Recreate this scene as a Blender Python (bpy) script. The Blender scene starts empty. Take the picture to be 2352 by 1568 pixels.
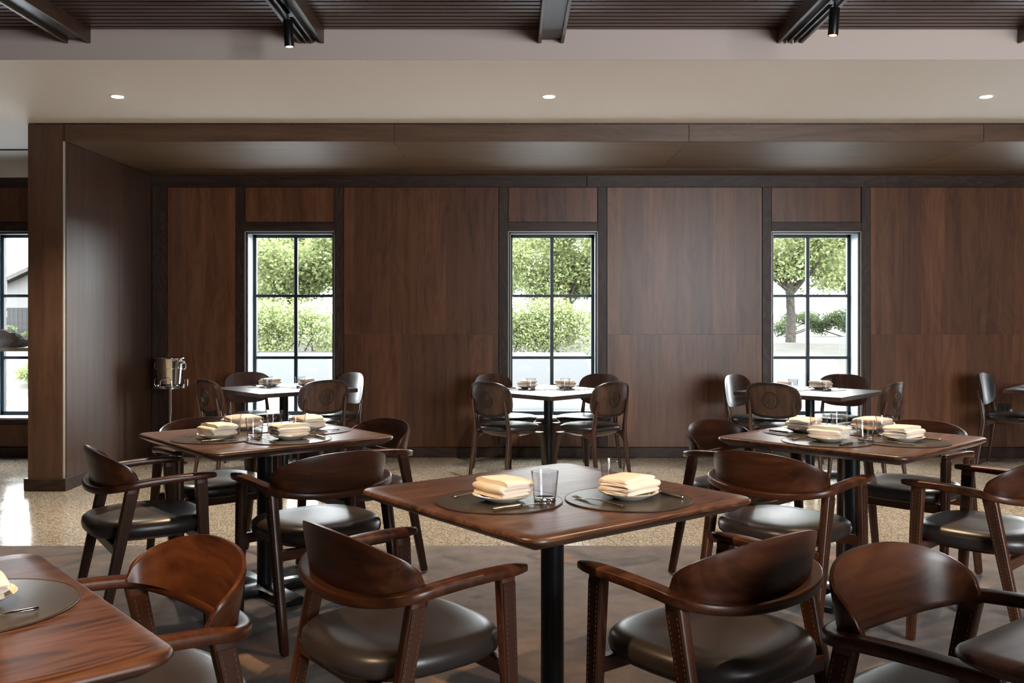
import bpy, bmesh, math, random
from mathutils import Vector, Matrix, noise
random.seed(7)
S = bpy.context.scene
C = S.collection
R = math.radians
# ------------------------------------------------------------------ camera, world, light, exposure
F, HOR, EYE = 2165.0, 725.0, 1.325
cam = bpy.data.cameras.new('camera'); camo = bpy.data.objects.new('camera', cam); C.objects.link(camo)
cam.sensor_width = 36; cam.lens = F / 2352 * 36; cam.shift_y = -(784 - HOR) / 2352
cam.clip_start = .05; cam.clip_end = 400
camo.location = (0, 0, EYE); camo.rotation_euler = (R(90), 0, 0); S.camera = camo
w = bpy.data.worlds.new('sky'); S.world = w; w.use_nodes = True
bg = w.node_tree.nodes['Background']; bg.inputs[0].default_value = (.93, .97, 1, 1); bg.inputs[1].default_value = 11.0
vs = S.view_settings; vs.view_transform = 'Standard'; vs.look = 'None'; vs.gamma = 1; vs.use_curve_mapping = False
vs.exposure = 1.35
S.display_settings.display_device = 'sRGB'
cy = S.cycles
cy.use_denoising = True; cy.use_adaptive_sampling = True; cy.adaptive_threshold = .015; cy.max_bounces = 9; cy.diffuse_bounces = 4; cy.glossy_bounces = 4
cy.transmission_bounces = 8; cy.transparent_max_bounces = 12; cy.caustics_reflective = False; cy.caustics_refractive = False
cy.sample_clamp_indirect = 6; cy.blur_glossy = .5
WARM = (1, .68, .38)
def spot(name, loc, aim, power, col=WARM, ang=48, blend=.5, r=.03):
    l = bpy.data.lights.new(name, 'SPOT'); l.energy = power; l.color = col; l.spot_size = R(ang); l.spot_blend = blend; l.shadow_soft_size = r
    o = bpy.data.objects.new(name, l); C.objects.link(o); o.location = loc
    o.rotation_euler = (Vector(aim) - Vector(loc)).to_track_quat('-Z', 'Y').to_euler(); return o
def portal(loc, rot, sx, sy):
    l = bpy.data.lights.new('daylight_portal', 'AREA'); l.shape = 'RECTANGLE'; l.size = sx; l.size_y = sy; l.cycles.is_portal = True
    o = bpy.data.objects.new('daylight_portal', l); C.objects.link(o); o.location = loc; o.rotation_euler = rot; return o

# ------------------------------------------------------------------ helpers
class MB:
    def __init__(s): s.v = []; s.f = []
    def add(s, vs, fs):
        n = len(s.v); s.v += [tuple(p) for p in vs]; s.f += [tuple(i + n for i in f) for f in fs]; return s
    def box(s, x0, x1, y0, y1, z0, z1, M=None):
        p = [Vector((x, y, z)) for z in (z0, z1) for y in (y0, y1) for x in (x0, x1)]
        if M: p = [M @ q for q in p]
        return s.add(p, [(0, 2, 3, 1), (4, 5, 7, 6), (0, 1, 5, 4), (2, 6, 7, 3), (0, 4, 6, 2), (1, 3, 7, 5)])
    def loft(s, rings, caps=True, closed=True):
        n = len(rings[0]); vs = [p for r in rings for p in r]; fs = []
        for i in range(len(rings) - 1):
            for j in range(n if closed else n - 1):
                a, b = i * n + j, i * n + (j + 1) % n
                fs.append((a, b, b + n, a + n))
        if caps:
            fs.append(tuple(range(n - 1, -1, -1))); fs.append(tuple(range((len(rings) - 1) * n, len(rings) * n)))
        return s.add(vs, fs)
    def tube(s, path, rad, n=8, caps=True):
        path = [Vector(p) for p in path]; rings = []; u = None
        for i, p in enumerate(path):
            t = (path[min(i + 1, len(path) - 1)] - path[max(i - 1, 0)]).normalized()
            if u is None: u = t.cross(Vector((0, 0, 1)) if abs(t.z) < .8 else Vector((0, 1, 0)))
            u = u - t * u.dot(t); u.normalize(); v = u.cross(t)
            r = rad[i] if isinstance(rad, (list, tuple)) else rad
            rings.append([p + (u * math.cos(a) + v * math.sin(a)) * r for a in [2 * math.pi * k / n for k in range(n)]])
        return s.loft(rings, caps)
    def ring(s, path, r, n=6):          # closed tube
        path = [Vector(p) for p in path]; m = len(path); rings = []
        c = sum(path, Vector()) / m
        for i, p in enumerate(path):
            t = (path[(i + 1) % m] - path[i - 1]).normalized(); u = (p - c); u -= t * u.dot(t); u.normalize(); v = t.cross(u)
            rings.append([p + (u * math.cos(a) + v * math.sin(a)) * r for a in [2 * math.pi * k / n for k in range(n)]])
        rings.append(rings[0]); return s.loft(rings, False)
    def lathe(s, prof, n=24, M=None):
        rings = [[Vector((r * math.cos(2 * math.pi * k / n), r * math.sin(2 * math.pi * k / n), z)) for k in range(n)] for r, z in prof]
        if M: rings = [[M @ p for p in r] for r in rings]
        return s.loft(rings, True)
    def mesh(s, name='m', smooth=None, bevel=0, seg=2):
        me = bpy.data.meshes.new(name); me.from_pydata(s.v, [], s.f)
        bm = bmesh.new(); bm.from_mesh(me); bmesh.ops.recalc_face_normals(bm, faces=bm.faces)
        if bevel: bmesh.ops.bevel(bm, geom=list(bm.edges), offset=bevel, segments=seg, affect='EDGES', profile=.5)
        bm.to_mesh(me); bm.free()
        if smooth is not None:
            me.shade_smooth()
            if smooth < 180: me.set_sharp_from_angle(angle=R(smooth))
        return me
def obj(name, me, mat=None, parent=None, loc=None, rot=None):
    o = bpy.data.objects.new(name, me); C.objects.link(o)
    if mat and me and len(me.materials) == 0: me.materials.append(mat)
    if parent: o.parent = parent
    if loc: o.location = loc
    if rot: o.rotation_euler = rot
    return o
def tag(o, label=None, cat=None, group=None, kind=None):
    if label: o['label'] = label
    if cat: o['category'] = cat
    if group: o['group'] = group
    if kind: o['kind'] = kind
    return o
def empty(name, loc=(0, 0, 0), rz=0):
    o = bpy.data.objects.new(name, None); C.objects.link(o); o.location = loc; o.rotation_euler = (0, 0, rz); o.empty_display_size = .1; return o
def struct(name, me, mat, label, loc=None): return tag(obj(name, me, mat, None, loc), label, 'structure', None, 'structure')
KIDS = {}
def copy_tree(o, parent=None):
    c = o.copy(); C.objects.link(c); c.parent = parent
    for ch in o.children: copy_tree(ch, c)
    return c
def cbox(name, x0, x1, y0, y1, z0, z1, mat, parent=None, bevel=0):   # box with its origin at its centre
    cx, cy_, cz = (x0 + x1) / 2, (y0 + y1) / 2, (z0 + z1) / 2
    me = MB().box(x0 - cx, x1 - cx, y0 - cy_, y1 - cy_, z0 - cz, z1 - cz).mesh(name, bevel=bevel, seg=1)
    return obj(name, me, mat, parent, (cx, cy_, cz))
def supell(a, b, n, e):
    out = []
    for k in range(n):
        t = 2 * math.pi * k / n; c, s = math.cos(t), math.sin(t)
        out.append((a * math.copysign(abs(c) ** (2 / e), c), b * math.copysign(abs(s) ** (2 / e), s)))
    return out

# ------------------------------------------------------------------ materials
def nt(name, rough=.5, spec=.5, metal=0, base=(.5, .5, .5), coat=0, coatr=.2):
    m = bpy.data.materials.new(name); m.use_nodes = True; t = m.node_tree; p = t.nodes['Principled BSDF']
    p.inputs['Base Color'].default_value = (*base, 1); p.inputs['Roughness'].default_value = rough; p.inputs['Metallic'].default_value = metal
    p.inputs['Specular IOR Level'].default_value = spec; p.inputs['Coat Weight'].default_value = coat; p.inputs['Coat Roughness'].default_value = coatr
    return m, t, p
def N(t, ty, **k):
    n = t.nodes.new(ty)
    for a, b in k.items():
        if a in n.inputs: n.inputs[a].default_value = b
        else: setattr(n, a, b)
    return n
def ramp(t, src, stops, interp='LINEAR'):
    r = t.nodes.new('ShaderNodeValToRGB'); r.color_ramp.interpolation = interp; e = r.color_ramp.elements
    while len(e) < len(stops): e.new(.5)
    for i, (p, c) in enumerate(stops): e[i].position = p; e[i].color = (*c, 1) if len(c) == 3 else c
    t.links.new(src, r.inputs[0]); return r.outputs[0]
def bump(t, p, h, strength, dist=.002):
    b = N(t, 'ShaderNodeBump', Strength=strength, Distance=dist); t.links.new(h, b.inputs['Height']); t.links.new(b.outputs[0], p.inputs['Normal'])
def mixc(t, f, a, b, mode='MIX'):
    m = N(t, 'ShaderNodeMix', data_type='RGBA', blend_type=mode)
    for i, s in ((0, f), (6, a), (7, b)):
        if hasattr(s, 'is_linked'): t.links.new(s, m.inputs[i])
        else: m.inputs[i].default_value = s if i == 0 else (*s, 1)
    return m.outputs[2]
def wood(name, dark, mid, light, axis='Z', rough=.38, scale=1, bands=.0, coat=.0, bmp=.12, figure=1.0, spec=.5):
    m, t, p = nt(name, rough, spec, coat=coat, coatr=.18)
    tc = N(t, 'ShaderNodeTexCoord'); oi = N(t, 'ShaderNodeObjectInfo')
    off = N(t, 'ShaderNodeVectorMath', operation='SCALE'); off.inputs[3].default_value = 37
    cmb = N(t, 'ShaderNodeCombineXYZ'); [t.links.new(oi.outputs['Random'], cmb.inputs[i]) for i in range(3)]
    t.links.new(cmb.outputs[0], off.inputs[0])
    ad = N(t, 'ShaderNodeVectorMath', operation='ADD'); t.links.new(tc.outputs['Object'], ad.inputs[0]); t.links.new(off.outputs[0], ad.inputs[1])
    def mp(a, b):
        q = {'X': (a, b, b), 'Y': (b, a, b), 'Z': (b, b, a)}[axis]
        n = N(t, 'ShaderNodeMapping'); n.inputs['Scale'].default_value = [k * scale for k in q]; t.links.new(ad.outputs[0], n.inputs[0]); return n.outputs[0]
    n1 = N(t, 'ShaderNodeTexNoise', Scale=1, Detail=5, Roughness=.62, Distortion=.35 * figure); t.links.new(mp(1.1, 16), n1.inputs['Vector'])
    n2 = N(t, 'ShaderNodeTexNoise', Scale=1, Detail=3, Roughness=.6); t.links.new(mp(9, 330), n2.inputs['Vector'])
    n3 = N(t, 'ShaderNodeTexNoise', Scale=1, Detail=2, Distortion=1.6 * figure); t.links.new(mp(.9, 5), n3.inputs['Vector'])
    sn = N(t, 'ShaderNodeMath', operation='MULTIPLY'); sn.inputs[1].default_value = 46; t.links.new(n3.outputs[0], sn.inputs[0])
    si = N(t, 'ShaderNodeMath', operation='SINE'); t.links.new(sn.outputs[0], si.inputs[0])
    s2 = N(t, 'ShaderNodeMath', operation='MULTIPLY_ADD'); s2.inputs[1].default_value = .10 * figure; t.links.new(si.outputs[0], s2.inputs[0]); t.links.new(n1.outputs[0], s2.inputs[2])
    s3 = N(t, 'ShaderNodeMath', operation='MULTIPLY_ADD'); s3.inputs[1].default_value = .34; t.links.new(n2.outputs[0], s3.inputs[0]); t.links.new(s2.outputs[0], s3.inputs[2])
    col = ramp(t, s3.outputs[0], [(.42, dark), (.66, mid), (.95, light)])
    if bands:
        sp = N(t, 'ShaderNodeSeparateXYZ'); t.links.new(ad.outputs[0], sp.inputs[0])
        src = sp.outputs[0] if axis == 'Z' else sp.outputs[1]
        sm = N(t, 'ShaderNodeMath', operation='ADD'); t.links.new(src, sm.inputs[0]); t.links.new(sp.outputs[1] if axis == 'Z' else sp.outputs[2], sm.inputs[1])
        fl = N(t, 'ShaderNodeMath', operation='MULTIPLY'); fl.inputs[1].default_value = 4.6; t.links.new(sm.outputs[0], fl.inputs[0])
        f2 = N(t, 'ShaderNodeMath', operation='FLOOR'); t.links.new(fl.outputs[0], f2.inputs[0])
        wn = N(t, 'ShaderNodeTexWhiteNoise', noise_dimensions='1D'); t.links.new(f2.outputs[0], wn.inputs['W'])
        g = ramp(t, wn.outputs[0], [(0, (1 - bands,) * 3), (1, (1 + bands * .6,) * 3)])
        col = mixc(t, 1.0, col, g, 'MULTIPLY')
    v = ramp(t, oi.outputs['Random'], [(0, (.86,) * 3), (1, (1.1,) * 3)])
    col = mixc(t, 1.0, col, v, 'MULTIPLY')
    t.links.new(col, p.inputs['Base Color']); bump(t, p, s3.outputs[0], bmp, .001)
    return m
M = {}
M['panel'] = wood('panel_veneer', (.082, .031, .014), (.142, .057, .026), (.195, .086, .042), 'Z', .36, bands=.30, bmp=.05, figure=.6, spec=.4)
M['stile'] = wood('stile_wood', (.020, .0095, .006), (.036, .018, .0115), (.062, .033, .022), 'Z', .46, bmp=.15, figure=1.6, spec=.35)
M['railw'] = wood('rail_wood', (.020, .0095, .006), (.036, .018, .0115), (.062, .033, .022), 'X', .46, bmp=.15, figure=1.3, spec=.35)
M['fascia'] = wood('fascia_wood', (.06, .03, .016), (.098, .052, .029), (.14, .078, .046), 'X', .38, bmp=.08, figure=.5)
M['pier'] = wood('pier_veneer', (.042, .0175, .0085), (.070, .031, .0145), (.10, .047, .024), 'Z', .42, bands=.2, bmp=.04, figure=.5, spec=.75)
M['soffit'] = wood('soffit_veneer', (.085, .046, .02), (.135, .077, .036), (.185, .11, .056), 'X', .46, bmp=.02, figure=.4, spec=1.0)
M['slat'] = wood('slat_wood', (.03, .014, .010), (.055, .026, .018), (.085, .043, .032), 'X', .30, bmp=.08, figure=.8)
M['beam'] = wood('beam_wood', (.028, .014, .008), (.055, .028, .016), (.085, .046, .028), 'Y', .38, bmp=.15)
M['chair'] = wood('chair_walnut', (.026, .0075, .003), (.058, .0175, .0068), (.10, .034, .013), 'X', .35, bmp=.08, coat=.05, figure=.8, spec=.38)
M['leg'] = wood('leg_walnut', (.028, .009, .004), (.058, .019, .0085), (.10, .036, .016), 'Z', .36, bmp=.08, coat=.1)
M['top'] = wood('table_walnut', (.026, .0095, .005), (.070, .027, .0145), (.115, .05, .028), 'X', .36, bmp=.04, figure=1.5)
M['top2'] = wood('dark_table_wood', (.020, .0125, .010), (.034, .022, .017), (.055, .037, .029), 'X', .36, bmp=.04)
M['side'] = wood('side_chair_wood', (.024, .0105, .007), (.05, .022, .0145), (.085, .04, .027), 'Z', .30, bmp=.10, coat=.25)
def leather(name, a, b, rough, spec=.5):
    m, t, p = nt(name, rough, spec, base=a)
    tc = N(t, 'ShaderNodeTexCoord'); n = N(t, 'ShaderNodeTexNoise', Scale=7, Detail=4); t.links.new(tc.outputs['Object'], n.inputs['Vector'])
    t.links.new(ramp(t, n.outputs[0], [(.35, a), (.7, b)]), p.inputs['Base Color'])
    v = N(t, 'ShaderNodeTexVoronoi', Scale=420); t.links.new(tc.outputs['Object'], v.inputs['Vector']); bump(t, p, v.outputs[0], .10, .0008)
    return m
M['seat'] = leather('seat_leather', (.026, .020, .018), (.036, .028, .026), .33)
M['seatb'] = leather('black_leather', (.012, .011, .012), (.02, .018, .019), .32)
M['strip'] = leather('strap_leather', (.036, .0125, .0055), (.058, .021, .0095), .6, .2)
M['mat'] = leather('mat_leather', (.030, .025, .022), (.055, .045, .038), .34)
def plain(name, c, rough=.5, metal=0, spec=.5, coat=0): return nt(name, rough, spec, metal, c, coat)[0]
M['stitch'] = plain('stitch_thread', (.13, .08, .05), .85, spec=.2)
M['steel'] = plain('dark_steel', (.022, .024, .028), .34, .6)
M['black'] = plain('black_metal', (.010, .010, .011), .35, .3)
M['frame'] = plain('window_metal', (.020, .026, .030), .38, .4)
M['reveal'] = plain('reveal_paint', (.30, .36, .40), .45)
M['edge'] = plain('edge_strip', (.50, .47, .42), .35, .2)
M['chrome'] = plain('polished_steel', (.68, .66, .62), .12, 1)
M['gold'] = plain('brushed_cutlery', (.52, .43, .34), .16, 1)
M['chinaware'] = plain('cream_china', (.74, .66, .55), .2, coat=.4)
M['carve'] = plain('carved_groove', (.008, .005, .004), .5)
M['socket'] = plain('socket_plastic', (.012, .011, .011), .4)
M['white_plastic'] = plain('white_plastic', (.7, .7, .68), .4)
m, t, p = nt('linen', .85, .2, base=(.86, .74, .61)); p.inputs['Sheen Weight'].default_value = .25
tc = N(t, 'ShaderNodeTexCoord'); wv = N(t, 'ShaderNodeTexWave', Scale=260, Distortion=.4); t.links.new(tc.outputs['Object'], wv.inputs['Vector']); bump(t, p, wv.outputs[0], .12, .0006); M['linen'] = m
m, t, p = nt('ceiling_paint', .7, .3, base=(.88, .85, .81))
tc = N(t, 'ShaderNodeTexCoord'); n = N(t, 'ShaderNodeTexNoise', Scale=160, Detail=2); t.links.new(tc.outputs['Object'], n.inputs['Vector']); bump(t, p, n.outputs[0], .04, .001); M['paint'] = m
M['paint_bounce'] = plain('bulkhead_bounce_tint', (.60, .50, .45), .7, spec=.3)  # warm spotlight bounce and some dimness put into the white bulkhead's colour
# terrazzo
m, t, p = nt('terrazzo', .14, .5)
tc = N(t, 'ShaderNodeTexCoord')
v1 = N(t, 'ShaderNodeTexVoronoi', Scale=95, Randomness=1); t.links.new(tc.outputs['Object'], v1.inputs['Vector'])
v2 = N(t, 'ShaderNodeTexVoronoi', Scale=210); t.links.new(tc.outputs['Object'], v2.inputs['Vector'])
sp = N(t, 'ShaderNodeSeparateColor'); t.links.new(v1.outputs['Color'], sp.inputs[0])
sp2 = N(t, 'ShaderNodeSeparateColor'); t.links.new(v2.outputs['Color'], sp2.inputs[0])
c1 = ramp(t, sp.outputs[0], [(0, (.07, .05, .033)), (.3, (.25, .195, .14)), (.55, (.42, .35, .265)), (.8, (.56, .49, .385)), (.93, (.78, .72, .61))], 'CONSTANT')
c2 = ramp(t, sp2.outputs[0], [(0, (.19, .14, .095)), (.5, (.38, .31, .225)), (1, (.55, .47, .36))])
ms = N(t, 'ShaderNodeMath', operation='LESS_THAN'); ms.inputs[1].default_value = .42; t.links.new(v1.outputs['Distance'], ms.inputs[0])
t.links.new(mixc(t, ms.outputs[0], c2, c1), p.inputs['Base Color'])
n = N(t, 'ShaderNodeTexNoise', Scale=3, Detail=3); t.links.new(tc.outputs['Object'], n.inputs['Vector'])
t.links.new(ramp(t, n.outputs[0], [(.3, (.10,) * 3), (.75, (.2,) * 3)]), p.inputs['Roughness']); M['terrazzo'] = m
M['grout'] = plain('grout', (.05, .04, .03), .7)
# carpet
m, t, p = nt('carpet', .95, .1); p.inputs['Sheen Weight'].default_value = .15
tc = N(t, 'ShaderNodeTexCoord')
n1 = N(t, 'ShaderNodeTexNoise', Scale=.8, Detail=1.5, Distortion=1.6); t.links.new(tc.outputs['Object'], n1.inputs['Vector'])
n2 = N(t, 'ShaderNodeTexNoise', Scale=520, Detail=2); t.links.new(tc.outputs['Object'], n2.inputs['Vector'])
n3 = N(t, 'ShaderNodeTexNoise', Scale=9, Detail=4); t.links.new(tc.outputs['Object'], n3.inputs['Vector'])
ca = ramp(t, n1.outputs[0], [(.0, (.085, .076, .07)), (.33, (.09, .08, .073)), (.345, (.22, .135, .095)), (.375, (.165, .122, .10)), (.62, (.155, .117, .097)), (.64, (.085, .076, .07)), (.72, (.22, .135, .095))])
cb = ramp(t, n3.outputs[0], [(.3, (.75,) * 3), (.7, (1.25,) * 3)]); cc = ramp(t, n2.outputs[0], [(.3, (.6,) * 3), (.7, (1.35,) * 3)])
t.links.new(mixc(t, 1.0, mixc(t, 1.0, ca, cb, 'MULTIPLY'), cc, 'MULTIPLY'), p.inputs['Base Color']); bump(t, p, n2.outputs[0], .5, .004); M['carpet'] = m
# glass
def thin_glass(name, tint=(.97, .98, .98), ior=1.35, edge=1):
    m = bpy.data.materials.new(name); m.use_nodes = True; t = m.node_tree; t.nodes.clear()
    o = N(t, 'ShaderNodeOutputMaterial'); a = N(t, 'ShaderNodeBsdfTransparent'); a.inputs[0].default_value = (*tint, 1)
    g = N(t, 'ShaderNodeBsdfGlossy', Roughness=.02); lw = N(t, 'ShaderNodeLayerWeight', Blend=.5); pw = N(t, 'ShaderNodeMath', operation='POWER'); pw.inputs[1].default_value = 4.5; mx = N(t, 'ShaderNodeMixShader')
    fr = N(t, 'ShaderNodeMath', operation='MULTIPLY_ADD'); fr.inputs[1].default_value = .92; fr.inputs[2].default_value = (ior - 1) ** 2 / (ior + 1) ** 2
    t.links.new(ramp(t, lw.outputs['Facing'], [(.0, tint), (.6, tint), (1, tuple(c * edge for c in tint))]), a.inputs[0]); t.links.new(lw.outputs['Facing'], pw.inputs[0]); t.links.new(pw.outputs[0], fr.inputs[0]); t.links.new(fr.outputs[0], mx.inputs[0]); t.links.new(a.outputs[0], mx.inputs[1]); t.links.new(g.outputs[0], mx.inputs[2]); t.links.new(mx.outputs[0], o.inputs[0]); return m
M['pane'] = thin_glass('window_glass')
M['glass'] = thin_glass('tumbler_glass', (.92, .92, .93), 1.5, .35)
m, t, p = nt('tumbler_base_glass', .0, .5, base=(.98, .98, .98)); p.inputs['Transmission Weight'].default_value = 1; p.inputs['IOR'].default_value = 1.45; M['glassb'] = m
def emis(name, col, st):
    m = bpy.data.materials.new(name); m.use_nodes = True; t = m.node_tree; t.nodes.clear()
    o = N(t, 'ShaderNodeOutputMaterial'); e = N(t, 'ShaderNodeEmission', Strength=st); e.inputs[0].default_value = (*col, 1); t.links.new(e.outputs[0], o.inputs[0]); return m
M['lamp'] = emis('lamp_glow', (1, .93, .82), 6); M['lampw'] = emis('warm_lamp_glow', (1, .62, .26), 1.3)
# outdoors
def leafm(name, a, b):
    m = bpy.data.materials.new(name); m.use_nodes = True; t = m.node_tree; t.nodes.clear()
    o = N(t, 'ShaderNodeOutputMaterial'); d = N(t, 'ShaderNodeBsdfDiffuse'); tr = N(t, 'ShaderNodeBsdfTranslucent'); mx = N(t, 'ShaderNodeMixShader'); mx.inputs[0].default_value = .5
    g = N(t, 'ShaderNodeNewGeometry'); c = ramp(t, g.outputs['Random Per Island'], [(0, a), (1, b)])
    for s in (d, tr): t.links.new(c, s.inputs[0])
    t.links.new(d.outputs[0], mx.inputs[1]); t.links.new(tr.outputs[0], mx.inputs[2]); t.links.new(mx.outputs[0], o.inputs[0]); return m
M['leaf'] = leafm('spring_leaf', (.075, .095, .038), (.21, .235, .11))
M['leafd'] = leafm('hedge_leaf', (.035, .05, .025), (.085, .105, .055))
m, t, p = nt('bark', .9, .1); tc = N(t, 'ShaderNodeTexCoord'); n = N(t, 'ShaderNodeTexNoise', Scale=9, Detail=5); t.links.new(tc.outputs['Object'], n.inputs['Vector'])
t.links.new(ramp(t, n.outputs[0], [(.3, (.014, .012, .010)), (.7, (.04, .036, .030))]), p.inputs['Base Color']); bump(t, p, n.outputs[0], .6, .02); M['bark'] = m
def noisy(name, a, b, sc, rough=.9, bm=.2):
    m, t, p = nt(name, rough, .2); tc = N(t, 'ShaderNodeTexCoord'); n = N(t, 'ShaderNodeTexNoise', Scale=sc, Detail=5); t.links.new(tc.outputs['Object'], n.inputs['Vector'])
    t.links.new(ramp(t, n.outputs[0], [(.3, a), (.7, b)]), p.inputs['Base Color']); bump(t, p, n.outputs[0], bm, .01); return m
M['asphalt'] = noisy('pale_asphalt', (.36, .36, .36), (.46, .46, .46), 6)
M['verge'] = noisy('verge_soil', (.026, .025, .020), (.042, .040, .033), 2)
M['concrete'] = noisy('kerb_concrete', (.10, .10, .10), (.15, .15, .145), 8)
M['rock'] = noisy('grey_rock', (.28, .285, .285), (.6, .61, .61), 14, .85, .8)
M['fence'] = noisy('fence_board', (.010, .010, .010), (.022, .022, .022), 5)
M['shingle'] = noisy('roof_shingle', (.03, .027, .024), (.045, .042, .038), 12)
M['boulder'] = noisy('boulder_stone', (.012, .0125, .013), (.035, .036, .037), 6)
M['siding'] = plain('pale_siding', (.05, .048, .045), .7)
M['brick'] = noisy('red_brick', (.14, .06, .035), (.2, .11, .08), 5)
M['mortar'] = plain('mortar', (.16, .155, .145), .9)
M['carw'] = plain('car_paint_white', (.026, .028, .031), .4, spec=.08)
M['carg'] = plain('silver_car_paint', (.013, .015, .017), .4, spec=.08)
M['tyre'] = plain('tyre_rubber', (.02, .02, .02), .8)
M['tint'] = plain('tinted_glass', (.006, .008, .009), .06, spec=.2)
M['lampg'] = plain('headlamp_lens', (.02, .028, .032), .1, spec=.3)
M['pale'] = plain('pale_stone_top', (.62, .60, .56), .4)

# ------------------------------------------------------------------ room shell
WY = 8.85; PY = 7.136; BY = 5.365; ZC = 2.782; ZS = 2.643; ZSL = 2.953; XP = -3.382; XL, XR, YB = -7.0, 6.6, -1.6
WIN = [-4.52, -2.085, .384, 2.853, 5.322]; WH = .421; WZ0, WZ1 = .356, 2.118; WD = .28
def PX(px, Y): return (px - 1176) * Y / F
fl = struct('floor', MB().box(XL, XR, YB, WY + .5, -.2, -.012).mesh(), M['grout'], 'dark bedding of the polished terrazzo floor')
ys = [BY + .045 + .02, 5.90, 7.84, WY]; xs = [XL + k * 1.94 - .35 for k in range(9)]
for i in range(len(ys) - 1):
    for j in range(len(xs) - 1):
        a, b = max(xs[j], XL), min(xs[j + 1], XR)
        if b > a: cbox('terrazzo_slab', a + .0015, b - .0015, ys[i] + .0015, ys[i + 1] - .0015, -.03, 0, M['terrazzo'], fl)
rug = struct('floor', MB().box(XL, XR, YB, BY + .045, -.03, .006).mesh(), M['carpet'], 'dark brown patterned carpet under the armchair tables')
# back wall with openings
wb = MB(); xcur = XL
for c in WIN:
    wb.box(xcur, c - WH, WY, WY + .36, 0, ZC); wb.box(c - WH, c + WH, WY, WY + .36, 0, WZ0); wb.box(c - WH, c + WH, WY, WY + .36, WZ1, ZC); xcur = c + WH
wb.box(xcur, XR, WY, WY + .36, 0, ZC)
wall = struct('wall_back', wb.mesh(), M['stile'], 'dark walnut panelled wall with tall windows')
def panel(x0, x1, z0, z1, mat='panel', th=.012, bev=.0015): return cbox('panel', x0, x1, WY - th, WY, z0, z1, M[mat], wall, bev)
SW = .085
stiles = []; zt = 2.531; zb = .095
for c in WIN:
    for s in (-1, 1):
        a = c + s * WH; x0, x1 = (a - SW, a) if s < 0 else (a, a + SW)
        cbox('stile', x0, x1, WY - .02, WY, zb, zt, M['stile'], wall, .002)
    panel(c - WH + .004, c + WH - .004, 2.205, zt - .004); cbox('rail', c - WH, c + WH, WY - .02, WY, WZ1 + .004, 2.199, M['railw'], wall, .002)
    panel(c - WH + .004, c + WH - .004, zb + .004, WZ0 - .05); cbox('rail', c - WH, c + WH, WY - .02, WY, WZ0 - .046, WZ0 - .004, M['railw'], wall, .002)
for a, b in zip(WIN[:-1], WIN[1:]):
    x0, x1 = a + WH + SW + .004, b - WH - SW - .004
    if a == WIN[0]: panel(x0, XP - .29, zb, zt - .004); x0 = PX(386, WY); cbox('stile', XP + .01, x0 - .004, WY - .02, WY, zb, zt, M['stile'], wall, .002)
    if x1 - x0 > 1.0:
        panel(x0, x1, zb, 1.1496, bev=.0004); panel(x0, x1, 1.1504, zt - .004, bev=.0004)
    else: panel(x0, x1, zb, zt - .004)
panel(WIN[-1] + WH + SW, XR - .1, zb, zt); panel(XL + .1, WIN[0] - WH - SW - .004, zb, zt)
for a, b in ((XL, XP - .28), (XP + .005, 0.7), (0.703, XR)):
    cbox('rail', a, b, WY - .022, WY, zt, ZS - .001 if a > XL else 2.62, M['railw'], wall, .002)
cbox('rail', XL, XP - .28, WY - .02, WY, 2.62, ZC, M['paint'], wall)
for n, (a, b) in enumerate(((XL, XP - .3), (XP + .03, XR))):
    struct('baseboard_back', MB().box(a, b, WY - .035, WY - .001, 0.001, .092).mesh(bevel=.003, seg=1), M['railw'], ['dark wooden baseboard below the window beyond the pier', 'dark wooden baseboard along the panelled window wall'][n])
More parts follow.
